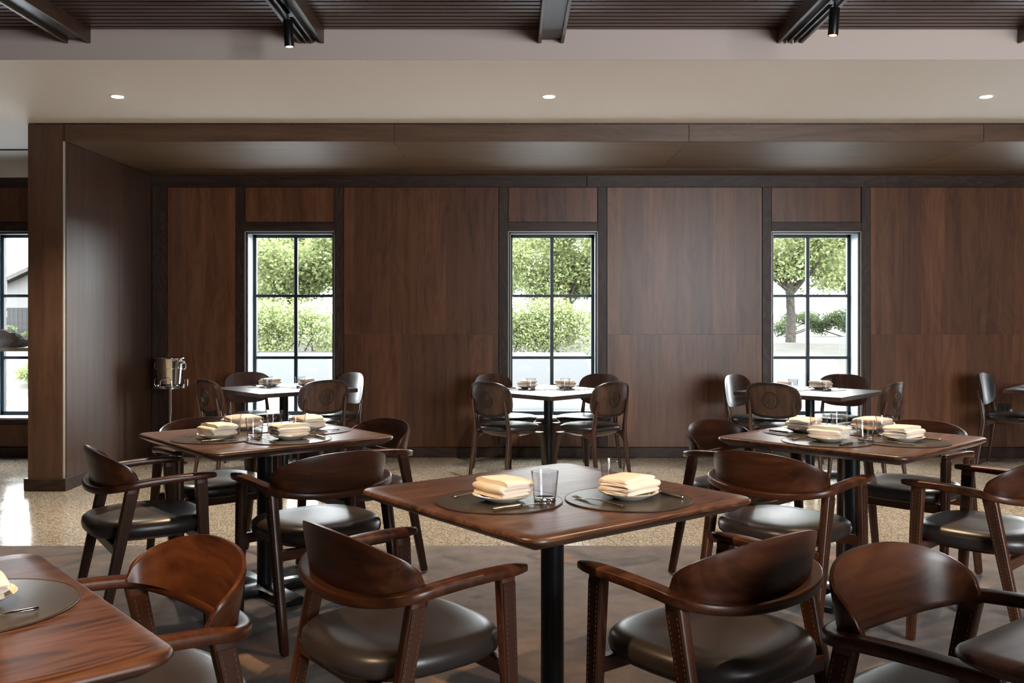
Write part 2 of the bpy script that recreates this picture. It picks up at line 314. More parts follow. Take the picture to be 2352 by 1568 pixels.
# windows
for n, c in enumerate(WIN):
    wr = empty('window_%d' % (n + 1), (c, WY, 0)); tag(wr, ['tall steel window cut off by the wooden pier', 'tall steel window behind the table beside the wine bucket', 'tall steel window between the two widest panels with a diagonal branch outside', 'tall steel window with the thick tree trunk outside', 'tall steel window past the last panel'][n], 'window', None, 'structure')
    r = MB(); th = .012
    r.box(-WH, -WH + th, .012, WD, WZ0, WZ1).box(WH - th, WH, .012, WD, WZ0, WZ1).box(-WH, WH, .012, WD, WZ1 - th, WZ1)
    obj('reveal_lining', r.mesh(), M['reveal'], wr)
    obj('sill', MB().box(-WH, WH, -.03, WD, WZ0 - .004, WZ0 + .014).mesh(bevel=.003, seg=1), M['reveal'], wr)
    for k, (d, mt) in enumerate(((.0, 'edge'), (.011, 'frame'), (.020, 'edge'))):
        e = MB(); y0, y1 = -.012 + k * .012, .002 + k * .012; wdt = .006 if mt == 'edge' else .009
        a = WH - d; e.box(-a, -a + wdt, y0, y1, WZ0 + .015, WZ1 - d).box(a - wdt, a, y0, y1, WZ0 + .015, WZ1 - d).box(-a, a, y0, y1, WZ1 - d - wdt, WZ1 - d)
        obj('bead', e.mesh(), M[mt], wr)
    fr = MB(); fw = .03; y0, y1 = WD - .045, WD
    fr.box(-WH + th, -WH + th + fw, y0, y1, WZ0, WZ1 - th).box(WH - th - fw, WH - th, y0, y1, WZ0, WZ1 - th).box(-WH + th, WH - th, y0, y1, WZ1 - th - fw, WZ1 - th).box(-WH + th, WH - th, y0, y1, WZ0 + .015, WZ0 + .05)
    obj('window_frame', fr.mesh(bevel=.003, seg=1), M['frame'], wr)
    obj('mullion', MB().box(-.017, .017, y0, y1 - .005, WZ0 + .05, WZ1 - th - fw).mesh(bevel=.003, seg=1), M['frame'], wr)
    ZM = (1.517, .922)
    for z in ZM: obj('glazing_bar', MB().box(-WH + th + fw, WH - th - fw, y0 + .004, y1 - .008, z - .014, z + .014).mesh(bevel=.003, seg=1), M['frame'], wr)
    zz = [WZ0 + .05, ZM[1] - .014, ZM[1] + .014, ZM[0] - .014, ZM[0] + .014, WZ1 - th - fw]
    for s in (-1, 1):
        for k in range(3):
            x0, x1 = sorted((s * .017, s * (WH - th - fw)))
            obj('pane', MB().box(x0, x1, WD - .022, WD - .018, zz[2 * k], zz[2 * k + 1]).mesh(), M['pane'], wr)
    portal((c, WY + .33, (WZ0 + WZ1) / 2), (R(-90), 0, 0), 2 * WH, WZ1 - WZ0)
# pier and its return
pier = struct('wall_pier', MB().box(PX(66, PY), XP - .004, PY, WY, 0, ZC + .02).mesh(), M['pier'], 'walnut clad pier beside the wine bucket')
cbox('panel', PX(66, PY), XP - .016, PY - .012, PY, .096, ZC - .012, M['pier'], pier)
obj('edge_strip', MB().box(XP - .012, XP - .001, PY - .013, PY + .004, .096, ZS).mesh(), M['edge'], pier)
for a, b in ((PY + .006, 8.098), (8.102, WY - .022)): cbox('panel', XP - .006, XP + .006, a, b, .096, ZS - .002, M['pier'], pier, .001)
struct('baseboard_pier', MB().box(PX(66, PY) - .026, XP + .012, PY - .026, WY - .04, .001, .096).mesh(bevel=.003, seg=1), M['railw'], 'dark wooden baseboard wrapping the walnut pier')
# alcove soffit and fascia
sof = struct('ceiling', MB().box(XP, XR, PY + .03, WY, ZS + .02, ZC).mesh(), M['stile'], 'core of the dropped walnut soffit over the window bay')
cuts = [XP + .008, -.89, 1.338, 3.566, 5.794, XR]
for a, b in zip(cuts[:-1], cuts[1:]):
    cbox('soffit_panel', a + .0012, b - .0012, PY + .012, 8.455, ZS, ZS + .02, M['soffit'], sof)
    cbox('soffit_panel', a + .0012, b - .0012, 8.485, WY - .001, ZS, ZS + .02, M['soffit'], sof)
    cbox('fascia_board', (a if a > XP + .1 else XP) + .0015, b - .0015, PY - .012, PY + .01, ZS, ZC - .012, M['fascia'], sof, .001)
obj('air_slot', MB().box(XP + .02, XR, 8.457, 8.483, ZS + .012, ZS + .019).mesh(), M['black'], sof)
struct('trim_1', MB().box(PX(66, PY) + .04, XR, PY - .006, PY + .02, ZC - .012, ZC + .01).mesh(), M['stile'], 'thin dark shadow trim above the wooden fascia')
# white ceiling strip, bulkhead, slat ceiling
wc = struct('ceiling', MB().box(XL, XR, BY + .0062, PY + .03, ZC, ZC + .15).box(XL, XP - .004, PY + .03, WY, ZC, ZC + .15).mesh(), M['paint'], 'smooth white painted ceiling strip with recessed downlights')
obj('air_slot', MB().box(XL, PX(66, 8.26) + .3, 8.24, 8.30, ZC - .004, ZC + .002).mesh(), M['black'], wc)
struct('wall_bulkhead', MB().box(XL, XR, BY, BY + .006, ZC, 3.24).mesh(), M['paint_bounce'], 'white bulkhead with pink bounce light put into its colour, between the white ceiling and the slatted ceiling')
sl = struct('ceiling', MB().box(XL, XR, YB, BY, ZSL + .06, ZSL + .2).mesh(), M['black'], 'dark deck above the slatted wooden ceiling')
pit = .0605; sme = MB().box(XL, XR, -.023, .023, 0, .022).mesh('slat', bevel=.002, seg=1); sme.materials.append(M['slat'])
k = 0; y = BY - .025
while y > YB and k < 170: obj('slat', sme, None, sl, (0, y, ZSL)); y -= pit; k += 1
bx = [(PX(158, BY), PX(201, BY)), (PX(689, BY), PX(741, BY)), (PX(1240, BY), PX(1291, BY)), (PX(1788, BY), PX(1840, BY)), (PX(2340, BY), PX(2392, BY)), (PX(-390, BY), PX(-340, BY))]
zb0 = 2.874; bl = []
for n, (a, b) in enumerate(bx):
    c = (a + b) / 2; hw = .064; g = empty('trim_%d' % (n + 2), (c, 0, zb0)); bl.append(c)
    tag(g, ['dark wooden channel beam over the table beside the pier', 'dark wooden channel beam carrying the spotlight nearer the pier', 'empty dark channel beam between the two spotlights', 'dark wooden channel beam carrying the spotlight farther from the pier', 'dark wooden channel beam beyond both spotlights', 'dark wooden channel beam beyond the pier'][n], 'beam', None, 'structure')
    for s in (-1, 1): obj('flange', MB().box(s * hw - .009, s * hw + .009, YB, BY - .002, 0, .10).mesh(bevel=.002, seg=1), M['beam'], g)
    obj('web', MB().box(-hw + .009, hw - .009, YB, BY - .002, .022, .06).mesh(), M['steel'], g)
    if n in (1, 3):
        for s in (-1, 1): obj('track_rail', MB().box(s * .018 - .005, s * .018 + .005, YB, BY - .03, -.006, .024).mesh(), M['black'], g)
# enclosing walls out of view, with daylight openings in the side wall
struct('wall_left', MB().box(XL - .2, XL, YB, WY, 0, 3.3).mesh(), M['panel'], 'walnut panelled side wall past the pier')
struct('wall_right', MB().box(XR, XR + .2, YB, WY, 0, 3.3).mesh(), M['panel'], 'walnut side wall beyond the socket table')
fx0, fx1, fz0, fz1 = 2.2, 4.7, .8, 2.7
struct('wall_front', MB().box(XL, fx0, YB - .2, YB, 0, 3.3).box(fx1, XR, YB - .2, YB, 0, 3.3).box(fx0, fx1, YB - .2, YB, 0, fz0).box(fx0, fx1, YB - .2, YB, fz1, 3.3).mesh(), M['panel'], 'walnut wall at the near end of the room with a wide window')
portal(((fx0 + fx1) / 2, YB - .19, (fz0 + fz1) / 2), (R(90), 0, 0), fx1 - fx0, fz1 - fz0)
struct('ceiling', MB().box(XL - .2, XR + .2, YB - .2, WY + .36, 3.25, 3.35).mesh(), M['black'], 'roof deck closing the room')
# downlights
dl = None
for n, px in enumerate((270, 1261, 2265)):
    c = PX(px, 6.259); g = empty('downlight', (c, 6.259, ZC)); tag(g, ['small round recessed downlight in the white ceiling, closest to the pier', 'small round recessed downlight in the white ceiling, in line with the middle beam', 'small round recessed downlight in the white ceiling, farthest from the pier'][n], 'downlight', 'recessed downlights in the white ceiling')
    obj('trim_ring', MB().lathe([(.040, -.004), (.052, -.003), (.053, 0), (.040, .0)], 28).mesh(smooth=40), M['white_plastic'], g)
    obj('lens', MB().lathe([(.030, -.0085), (.037, -.0065), (.0395, -.003), (.0395, -.001)], 24).mesh(), M['lamp'], g)
    spot('downlight_beam', (c, 6.259, ZC - .012), (c, 6.259, 0), 190, (1, .90, .76), 110, .7, .035)
# track spotlights
def head(px, py, Y, beam, label, aim, power, ang=40):
    x = PX(px, Y); zbot = EYE + (HOR - py) * Y / F; g = empty('track_spotlight', (x, Y, zbot)); tag(g, label, 'spotlight', 'spotlights hung from the beams')
    ax = (Vector(aim) - Vector((x, Y, zbot))).normalized(); tilt = Matrix.Rotation(R(4) * (1 if x > 0 else -1), 4, 'Y')
    obj('lamp_body', MB().lathe([(.020, .002), (.0235, 0), (.025, .004), (.025, .133), (.022, .137)], 24, tilt).mesh(smooth=40), M['black'], g)
    obj('lens', MB().lathe([(.0195, .001), (.0195, .003)], 20, tilt).mesh(), M['lampw'], g)
    top = tilt @ Vector((0, 0, .135)); obj('stem', MB().tube([top, top + Vector((0, 0, zb0 - zbot - .135 + .01)) + Vector((bl[beam] - x - top.x, 0, 0)) * .0], .006, 8).mesh(smooth=40), M['black'], g)
    obj('track_clip', MB().box(min(top.x, bl[beam] - x) - .012, max(top.x, bl[beam] - x) + .012, -.03, .03, zb0 - zbot - .006, zb0 - zbot + .012).mesh(bevel=.002, seg=1), M['black'], g)
    if power: spot('spotlight_beam', (x, Y, zbot - .01), aim, power, WARM, ang)
SPOTS = [(665, 108, 4.84, 1, 'black cylinder spotlight on the beam nearer the pier', (-1.18, 4.5, .75), 120),
         (1913, 82, 4.644, 3, 'black cylinder spotlight on the beam farther from the pier', (1.59, 4.41, .75), 120)]
for s in SPOTS: head(*s)
def head_at(beam, Y, label, aim, power, ang=40): x = bl[beam]; zb_ = 2.704; head(1176 + x * F / Y, HOR - (zb_ - EYE) * F / Y, Y, beam, label, aim, power, ang)
head_at(1, 2.2, 'black cylinder spotlight above the two-napkin table on the beam nearer the pier', (.10, 3.0, .75), 95)
head_at(1, 1.2, 'black cylinder spotlight above the warmly lit table', (-1.05, 1.85, .75), 150)
head_at(3, 3.0, 'black cylinder spotlight above the two-napkin table on the beam farther from the pier', (.3, 2.9, .75), 70)
# ------------------------------------------------------------------ armchair
def upath(n=61):                     # U-shaped rail, tip to tip, at seat-plan level
    pts = []; a, b, cy0 = .275, .140, -.075
    for k in range(12): pts.append((a + .004 * math.sin(k / 12 * 3.1), .225 - (.225 - cy0) * k / 12))
    for k in range(37):
        th = math.pi * k / 36; c, s_ = math.cos(th), math.sin(th)
        pts.append((a * math.copysign(abs(c) ** (2 / 2.25), c), cy0 - b * abs(s_) ** (2 / 2.25)))
    for k in range(11, -1, -1): pts.append((-a - .004 * math.sin(k / 12 * 3.1), .225 - (.225 - cy0) * k / 12))
    return pts
UP = upath()
def rrect(w_, h_, n=16, e=3.2): return supell(w_ / 2, h_ / 2, n, e)
def build_rail():
    mb = MB(); rings = []; m = len(UP); P = [Vector((x, y, 0)) for x, y in UP]
    for i in range(m):
        t = (P[min(i + 1, m - 1)] - P[max(i - 1, 0)]).normalized(); nrm = Vector((t.y, -t.x, 0))
        f = min(i, m - 1 - i) / ((m - 1) / 2)           # 0 tip .. 1 rear
        q = min(1, max(0, (f - .12) / .88)); zc = .646 - .048 * q * q * (3 - 2 * q)
        wd = .046 + .008 * math.exp(-((f - .12) / .12) ** 2) - .004 * math.exp(-((f - .38) / .15) ** 2) + .006 * f; ht = .031 - .006 * max(0, 1 - f / .35)
        sc = max(.55, math.sqrt(max(0, 1 - (1 - f / .07) ** 2))) if f < .07 else 1
        rings.append([P[i] + nrm * u * sc + Vector((0, 0, zc + v * (.6 + .4 * sc))) for u, v in rrect(wd, ht, 20, 4.2)])
    for e in (0, -1):
        c = sum(rings[e], Vector()) / len(rings[e]); d = Vector((0, .005, 0)); rr = [c + (q - c) * .6 + d for q in rings[e]]
        rings = [rr] + rings if e == 0 else rings + [rr]
    return mb.loft(rings).mesh('arm_rail', smooth=60)
def build_shell():
    mb = MB(); pts = []; n = 45; a, b, cy0 = .246, .118, -.083; rows = 10; th = .018
    ang = [R(-2) + R(184) * k / (n - 1) for k in range(n)]; base = []
    for t in ang:
        c, s_ = math.cos(t), math.sin(t); x = a * math.copysign(abs(c) ** (2 / 2.25), c); y = cy0 - b * math.copysign(abs(s_) ** (2 / 2.25), s_)
        base.append(Vector((x, y, 0)))
    L = [0]
    for i in range(1, n): L.append(L[-1] + (base[i] - base[i - 1]).length)
    outer, inner = [], []
    for i in range(n):
        t = (base[min(i + 1, n - 1)] - base[max(i - 1, 0)]).normalized(); nr = Vector((t.y, -t.x, 0))
        if nr.dot(base[i] - Vector((0, cy0 + .1, 0))) < 0: nr = -nr
        s = 2 * L[i] / L[-1] - 1; h = .008 + .156 * max(0, 1 - abs(s) ** 2.3) ** .66; zb_ = .640 - .036 * (1 - abs(s) ** 2.2)
        co, ci = [], []
        for r in range(rows):
            q = r / (rows - 1); z = zb_ + h * q; lean = .20 * h * q - .02 * h * q * q; thk = th * (1 - .2 * q)
            rd = thk if r < rows - 1 else thk * .6
            p_ = base[i] + nr * lean
            co.append(p_ + nr * rd / 2 + Vector((0, 0, z))); ci.append(p_ - nr * rd / 2 + Vector((0, 0, z)))
        outer.append(co); inner.append(ci)
    rings = [list(inner[i]) + list(reversed(outer[i])) for i in range(n)]
    return mb.loft(rings).mesh('backrest', smooth=50)
def leg_mesh(top, foot, tw, fw, name='leg'):
    rings = []
    for q in (0, .004, .25, .5, .75, 1):
        p_ = Vector(foot).lerp(Vector(top), q); k = (.86 if q == 0 else 1); wx = (fw[0] + (tw[0] - fw[0]) * q) * k; wy = (fw[1] + (tw[1] - fw[1]) * q) * k
        rings.append([p_ + Vector((u, v, 0)) for u, v in rrect(wx, wy, 16, 5)])
    return MB().loft(rings).mesh(name, smooth=50)
def strap(top, foot, tw, fw, side):
    top, foot = Vector(top), Vector(foot); st, sm = MB(), MB(); rings = []
    for q in [.02 + .95 * k / 8 for k in range(9)]:
        p_ = foot.lerp(top, q); hx = (fw[0] + (tw[0] - fw[0]) * q) / 2; hy = (fw[1] + (tw[1] - fw[1]) * q) * .40
        rings.append([p_ + Vector((side * (hx + .0002 - .002), -hy, 0)), p_ + Vector((side * (hx + .0016), -hy, 0)), p_ + Vector((side * (hx + .0016), hy, 0)), p_ + Vector((side * (hx + .0002 - .002), hy, 0))])
    st.loft(rings)
    n = 44
    for k in range(n):
        q0, q1 = .03 + .93 * (k + .12) / n, .03 + .93 * (k + .62) / n
        for s in (-1, 1):
            v = []
            for q in (q0, q1):
                p_ = foot.lerp(top, q); hx = (fw[0] + (tw[0] - fw[0]) * q) / 2 + .0018; y = s * (fw[1] + (tw[1] - fw[1]) * q) * .27
                for dx in (-.0006, .0010):
                    for dy in (-.0008, .0008): v.append(p_ + Vector((side * (hx + dx), y + dy, 0)))
            sm.add(v, [(0, 2, 3, 1), (4, 5, 7, 6), (0, 1, 5, 4), (2, 6, 7, 3), (0, 4, 6, 2), (1, 3, 7, 5)])
    return st.mesh('leather_strip'), sm.mesh('stitching')
def cushion(prof, a, b, e, rear=1.0, n=48, dish=0):
    rings = []
    for r, z in prof:
        ring = []
        for x, y in supell(a, b, n, e):
            k = 1 if y > 0 else 1 - (1 - rear) * (abs(y) / b) ** 1.5
            ring.append(Vector((x * k * r, y * r, z - dish * (x * r / a) ** 2 * 0)))
        rings.append(ring)
    return MB().loft(rings).mesh('seat', smooth=60)
LEGS = [((.262, .168, .634), (.262, .200, 0.006), (.034, .052), (.026, .034)), ((.262, -.105, .618), (.268, -.235, 0.006), (.034, .054), (.026, .034))]
ARM = {}
def make_armchair():
    root = empty('armchair')
    obj('arm_rail', build_rail(), M['chair'], root); obj('backrest', build_shell(), M['chair'], root)
    for (tp, ft, tw, fw) in LEGS:
        for s in (-1, 1):
            T_, F_ = (tp[0] * s, tp[1], tp[2]), (ft[0] * s, ft[1], ft[2])
            lg = obj('leg', leg_mesh(T_, F_, tw, fw), M['leg'], root)
            for side in (s, -s):
                a, b = strap(T_, F_, tw, fw, side); obj('leather_strip', a, M['strip'], lg); q = obj('stitching', b, M['stitch'], lg); q['kind'] = 'stuff'
    for y, z in ((.172, .385), (-.165, .375)):
        obj('seat_rail', MB().box(-.258, .258, y - .014, y + .014, z - .021, z + .021).mesh(bevel=.004), M['chair'], root)
    obj('seat_board', MB().loft([[Vector((x, y, z)) for x, y in supell(.205, .185, 32, 3)] for z in (.392, .408)]).mesh(), M['leg'], root)
    obj('seat', cushion([(.80, .405), (.93, .406), (.985, .418), (1.0, .436), (.985, .455), (.93, .469), (.82, .476), (.55, .475), (.25, .472), (.02, .471)], .252, .245, 3.1, .90), M['seat'], root)
    return root
ac0 = make_armchair(); ac_used = []
def armchair(x, y, ang, label, group):
    """x,y: floor centre; ang: facing direction in degrees"""
    r = ac0 if not ac_used else copy_tree(ac0); ac_used.append(r)
    r.location = (x, y, FZ(y)); r.rotation_euler = (0, 0, R(ang - 90)); tag(r, label, 'chair', group); return r
def FZ(y): return .006 if y < BY else 0.0
# ------------------------------------------------------------------ side chair
def build_back():
    n = 48; rows = 8; W_, H_ = .230, .140; outer, inner = [], []
    def pt(u, v, d):
        x = u; yb = -.035 + .9 * (u * u) ; return Vector((x, yb - .14 * v - d, v))
    fr, bk = [], []
    for k in range(rows, 0, -1):
        sc = k / rows
        fr.append([pt(x * sc, z * sc, -.006 if k < rows else -.003) for x, z in supell(W_, H_, n, 2.9)])
        bk.append([pt(x * sc, z * sc, .010 if k < rows else .006) for x, z in supell(W_, H_, n, 2.9)])
    rings = [[pt(0, 0, -.006)] * n] + list(reversed(fr)) + bk + [[pt(0, 0, .010)] * n]
    pan = MB().loft(rings, False).mesh('back_panel', smooth=50)
    gr = MB()
    for sc in (.955, .905, .855): gr.ring([pt(x * sc, z * sc, .0102) for x, z in supell(W_, H_, 64, 2.9)], .0022, 6)
    md = MB()
    for r_, wv in ((.066, 0), (.056, .0022), (.030, 0), (.012, .0)): md.ring([pt((r_ + wv * math.sin(10 * a)) * math.cos(a), (r_ + wv * math.sin(10 * a)) * math.sin(a), .0105) for a in [2 * math.pi * k / 60 for k in range(60)]], .0022 if r_ > .02 else .0028, 6)
    for a in range(10): md.tube([pt(q * math.cos(R(36 * a)), q * math.sin(R(36 * a)), .0105) for q in (.036, .049)], .0018, 6)
    return pan, gr.mesh('carved_border', smooth=60), md.mesh('carved_medallion', smooth=60)
def make_side():
    root = empty('side_chair'); pan, gr, md = build_back()
    b = obj('back_panel', pan, M['side'], root, (0, -.205, .672)); obj('carved_border', gr, M['carve'], b); obj('carved_medallion', md, M['carve'], b)
    for s in (-1, 1):
        obj('rear_leg', MB().loft([[Vector((s * x + u, y + v, z)) for u, v in rrect(wx, wy, 12, 2.6)] for x, y, z, wx, wy in ((.205, -.245, 0.0, .024, .026), (.198, -.215, .2, .030, .034), (.190, -.19, .40, .032, .042), (.186, -.200, .5, .028, .034), (.182, -.222, .62, .024, .026), (.181, -.233, .665, .014, .016))]).mesh('rear_leg', smooth=50), M['side'], root)
        obj('front_leg', MB().loft([[Vector((s * x + u, y + v, z)) for u, v in rrect(wx, wy, 12, 2.6)] for x, y, z, wx, wy in ((.205, .215, 0.0, .024, .026), (.198, .200, .2, .032, .034), (.188, .180, .36, .042, .046), (.17, .165, .398, .075, .075))]).mesh('front_leg', smooth=50), M['side'], root)
        g = MB(); pr = [(.40, -.185), (.33, -.185)] + [(.36 + .035 * math.sin(R(a)) - .035 + .035, -.185 + .07 - .07 * math.cos(R(a))) for a in (0, 30, 60, 90)]
        prof = [Vector((0, -.19, .41)), Vector((0, -.19, .30)), Vector((0, -.175, .345)), Vector((0, -.145, .372)), Vector((0, -.09, .385)), Vector((0, -.09, .41))]
        obj('gusset', MB().loft([[p_ + Vector((s * .192 - .012, 0, 0)) for p_ in prof], [p_ + Vector((s * .192 + .012, 0, 0)) for p_ in prof]]).mesh('gusset', bevel=.003, seg=1), M['side'], root)
        prof2 = [Vector((0, -p_.y, p_.z)) for p_ in prof]
    obj('seat_shell', cushion([(.35, .372), (.62, .378), (.86, .398), (.97, .418), (.985, .426), (.9, .43)], .222, .222, 2.6, .97), M['side'], root)
    obj('seat_pad', cushion([(.90, .427), (.985, .430), (1.0, .440), (.985, .450), (.9, .462), (.6, .470), (.3, .473), (.02, .474)], .224, .224, 2.6, .97), M['seatb'], root)
    return root
sc0 = make_side(); sc_used = []
def side_chair(x, y, ang, label, group):
    r = sc0 if not sc_used else copy_tree(sc0); sc_used.append(r); r.location = (x, y, 0); r.rotation_euler = (0, 0, R(ang - 90)); tag(r, label, 'chair', group); return r
# ------------------------------------------------------------------ tables
def rsq(h, r, n=9):
    out = []
    for qx, qy, a0 in ((1, 1, 0), (-1, 1, 90), (-1, -1, 180), (1, -1, 270)):
        for k in range(n):
            a = R(a0 + 90 * k / (n - 1)); out.append((qx * (h - r) + r * math.cos(a), qy * (h - r) + r * math.sin(a)))
    return out
def base_mesh():
    mb = MB(); out = []; n = 4
    def outline(k):
        o = []
        for q in range(4):
            a = R(45 + 90 * q)
            for d in (-.085, -.06, 0, .06, .085): o.append(Vector((math.cos(a) * .30 - math.sin(a) * d * .62, math.sin(a) * .30 + math.cos(a) * d * .62, 0)) * k)
            for t in (.25, .5, .75):
                aa = a + R(90 * t); rr = .30 * (1 - math.sin(math.pi * t)) * .55 + .085 + .03 * abs(t - .5); o.append(Vector((math.cos(aa) * rr, math.sin(aa) * rr, 0)) * k)
        return o
    rings = [[p_ + Vector((0, 0, z)) for p_ in outline(k)] for k, z in ((.985, .002), (1, .008), (1, .026), (.96, .034))]
    rings.append([p_ * .5 + Vector((0, 0, .046)) for p_ in outline(.96)]); rings.append([p_ * .15 + Vector((0, 0, .048)) for p_ in outline(.96)])
    return mb.loft(rings).mesh('pedestal_base', smooth=35)
BASE = base_mesh(); BASE.materials.append(M['steel'])
def tabletop(h, r, prof): return MB().loft([[Vector((x, y, z)) for x, y in rsq(h - i, max(r - i, .004))] for i, z in prof]).mesh('tabletop', smooth=35)
S1 = .457; TZ = 1.325 - .567
TOP1 = tabletop(S1, .062, [(.06, -.042), (.052, -.042), (.006, -.018), (0, -.012), (.0, -.008), (.003, -.003), (.008, 0), (.05, 0)]); TOP1.materials.append(M['top'])
def table(x, y, ang, label, kind=1, h=None, half=None, group=None):
    z = FZ(y); g = empty('dining_table', (x, y, z), R(ang)); tag(g, label, 'table', group)
    if kind == 1: zt_ = TZ - z; obj('tabletop', TOP1, None, g, (0, 0, zt_)); th = .042
    else: zt_ = h; th = .034; me = tabletop(half, .004, [(.004, -.034), (0, -.030), (0, -.003), (.003, 0), (.02, 0)]); obj('tabletop', me, M['top2'], g, (0, 0, zt_))
    obj('column', MB().lathe([(.037, .03), (.037, zt_ - th - .012)], 28).mesh('column', smooth=40), M['steel'], g)
    b = obj('pedestal_base', BASE, None, g, (0, 0, 0), (0, 0, R(-45) if kind == 1 else 0))
    obj('mounting_plate', MB().box(-.16, .16, -.035, .035, zt_ - th - .014, zt_ - th).box(-.035, .035, -.16, .16, zt_ - th - .014, zt_ - th - .001).mesh(), M['steel'], g)
    return dict(x=x, y=y, a=ang, z=TZ if kind == 1 else h)
TF = table(.129, 3.015, 38, 'square walnut table with rounded corners set with two napkins, in front of the middle window')
TML = table(-1.181, 4.505, 40, 'square walnut table set with four napkins, closer to the wine bucket')
TMR = table(1.59, 4.411, 44, 'square walnut table set with four napkins, closer to the wall socket')
TBL = table(-1.196, 1.635, 41, 'warmly lit square walnut table with one placemat on the carpet')
TBR = table(1.371, 1.519, 37, 'bare greyish square walnut table corner without placemats')
HB = .705
B1 = table(-1.96, 8.10, 42, 'dark square-edged table at the window beside the wine bucket', 2, HB, .455)
B2 = table(.302, 7.86, 45, 'dark square-edged table at the window with the diagonal branch', 2, HB, .455)
B3 = table(2.46, 7.78, 48, 'dark square-edged table at the window with the thick tree trunk', 2, HB, .455)
B4 = table(4.78, 8.0, 50, 'dark square-edged table by the wall socket', 2, HB, .455)
# ------------------------------------------------------------------ chairs round the tables
def around(T, side, dist, shift, turn, fn, label, group):
    """side 0:+x 1:+y 2:-x 3:-y of the table; chair faces the table"""
    a = R(T['a'] + 90 * side); n = Vector((math.cos(a), math.sin(a))); t_ = Vector((-n.y, n.x))
    p_ = Vector((T['x'], T['y'])) + n * dist + t_ * shift
    return fn(p_.x, p_.y, T['a'] + 90 * side + 180 + turn, label, group)
GA = 'walnut armchairs around the rounded tables'; GS = 'carved-back side chairs at the window tables'
around(TF, 2, .60, .05, 0, armchair, 'walnut armchair at the front of the two-napkin table, its back toward the warmly lit table', GA)
around(TF, 3, .62, .04, 0, armchair, 'walnut armchair with a sunlit brown seat at the two-napkin table, nearer the bare table', GA)
around(TBL, 0, .59, .20, 0, armchair, 'orange-lit walnut armchair pulled up to the warmly lit table', GA)
around(TBR, 1, .68, -.03, 0, armchair, 'walnut armchair pulled up to the bare greyish table', GA)
around(TML, 2, .58, .04, -6, armchair, 'walnut armchair nearest the wooden pier, at the four-napkin table by the wine bucket', GA)
around(TML, 3, .62, -.055, 0, armchair, 'walnut armchair between the two-napkin table and the four-napkin table by the wine bucket', GA)
around(TML, 1, .58, 0, 0, armchair, 'walnut armchair behind the four-napkin table, in front of the wine bucket', GA)
around(TML, 0, .55, .07, 0, armchair, 'reddish walnut armchair at the far side of the four-napkin table by the wine bucket', GA)
around(TMR, 2, .62, .0, 0, armchair, 'walnut armchair between the two-napkin table and the four-napkin table by the wall socket', GA)
around(TMR, 1, .60, 0, 0, armchair, 'reddish walnut armchair at the far side of the four-napkin table by the wall socket', GA)
around(TMR, 0, .60, 0, 0, armchair, 'walnut armchair half hidden behind the four-napkin table by the wall socket', GA)
around(TMR, 3, .64, -.125, 0, armchair, 'walnut armchair with white stitched legs at the four-napkin table by the wall socket', GA)
for T, nm in ((B1, 'beside the wine bucket'), (B2, 'with the diagonal branch'), (B3, 'with the thick tree trunk')):
    for side, d, ps in ((2, .46, 'room side, bucket end'), (3, .46, 'room side, socket end'), (1, .46, 'wall side, bucket end'), (0, .46, 'wall side, socket end')):
        around(T, side, d, 0, 0, side_chair, 'carved-back side chair at the window table %s, %s' % (nm, ps), GS)
around(B4, 1, .48, 0, 0, side_chair, 'carved-back side chair in front of the wall socket table, seat toward the socket', GS)
around(B4, 2, .48, 0, 0, side_chair, 'carved-back side chair cut by the picture edge at the wall socket table', GS)
# ------------------------------------------------------------------ tableware
MAT = MB().lathe([(.190, 0), (.1955, .0008), (.196, .002), (.1955, .0032), (.19, .0036)], 64).mesh('placemat', smooth=40); MAT.materials.append(M['mat'])
RIMM = MB().ring([(.1935 * math.cos(2 * math.pi * k / 64), .1935 * math.sin(2 * math.pi * k / 64), .0034) for k in range(64)], .0008, 5).mesh('stitched_rim', smooth=60); RIMM.materials.append(M['strip'])
PLATE = MB().lathe([(.030, 0), (.048, 0), (.052, .003), (.070, .010), (.088, .019), (.0905, .0215), (.089, .0225), (.072, .0145), (.055, .0085), (.03, .007)], 48).mesh('side_plate', smooth=50); PLATE.materials.append(M['chinaware'])
GLASS = MB().lathe([(.0336, .0125), (.0345, .016), (.0375, .05), (.0415, .0925), (.0412, .0945), (.0398, .0945), (.0392, .0925), (.0355, .05), (.0325, .0165), (.032, .0125)], 40)
GLASS.f = [f for f in GLASS.f if len(f) == 4]; GLASS.f += [(9 * 40 + k, 9 * 40 + (k + 1) % 40, (k + 1) % 40, k) for k in range(40)]
GLASS = GLASS.mesh('glass_wall', smooth=40); GLASS.materials.append(M['glass'])
GBASE = MB().lathe([(.002, .0), (.030, .0), (.0332, .003), (.0334, .0122), (.030, .0155), (.02, .0135), (.002, .013)], 40).mesh('thick_base', smooth=40); GBASE.materials.append(M['glassb'])
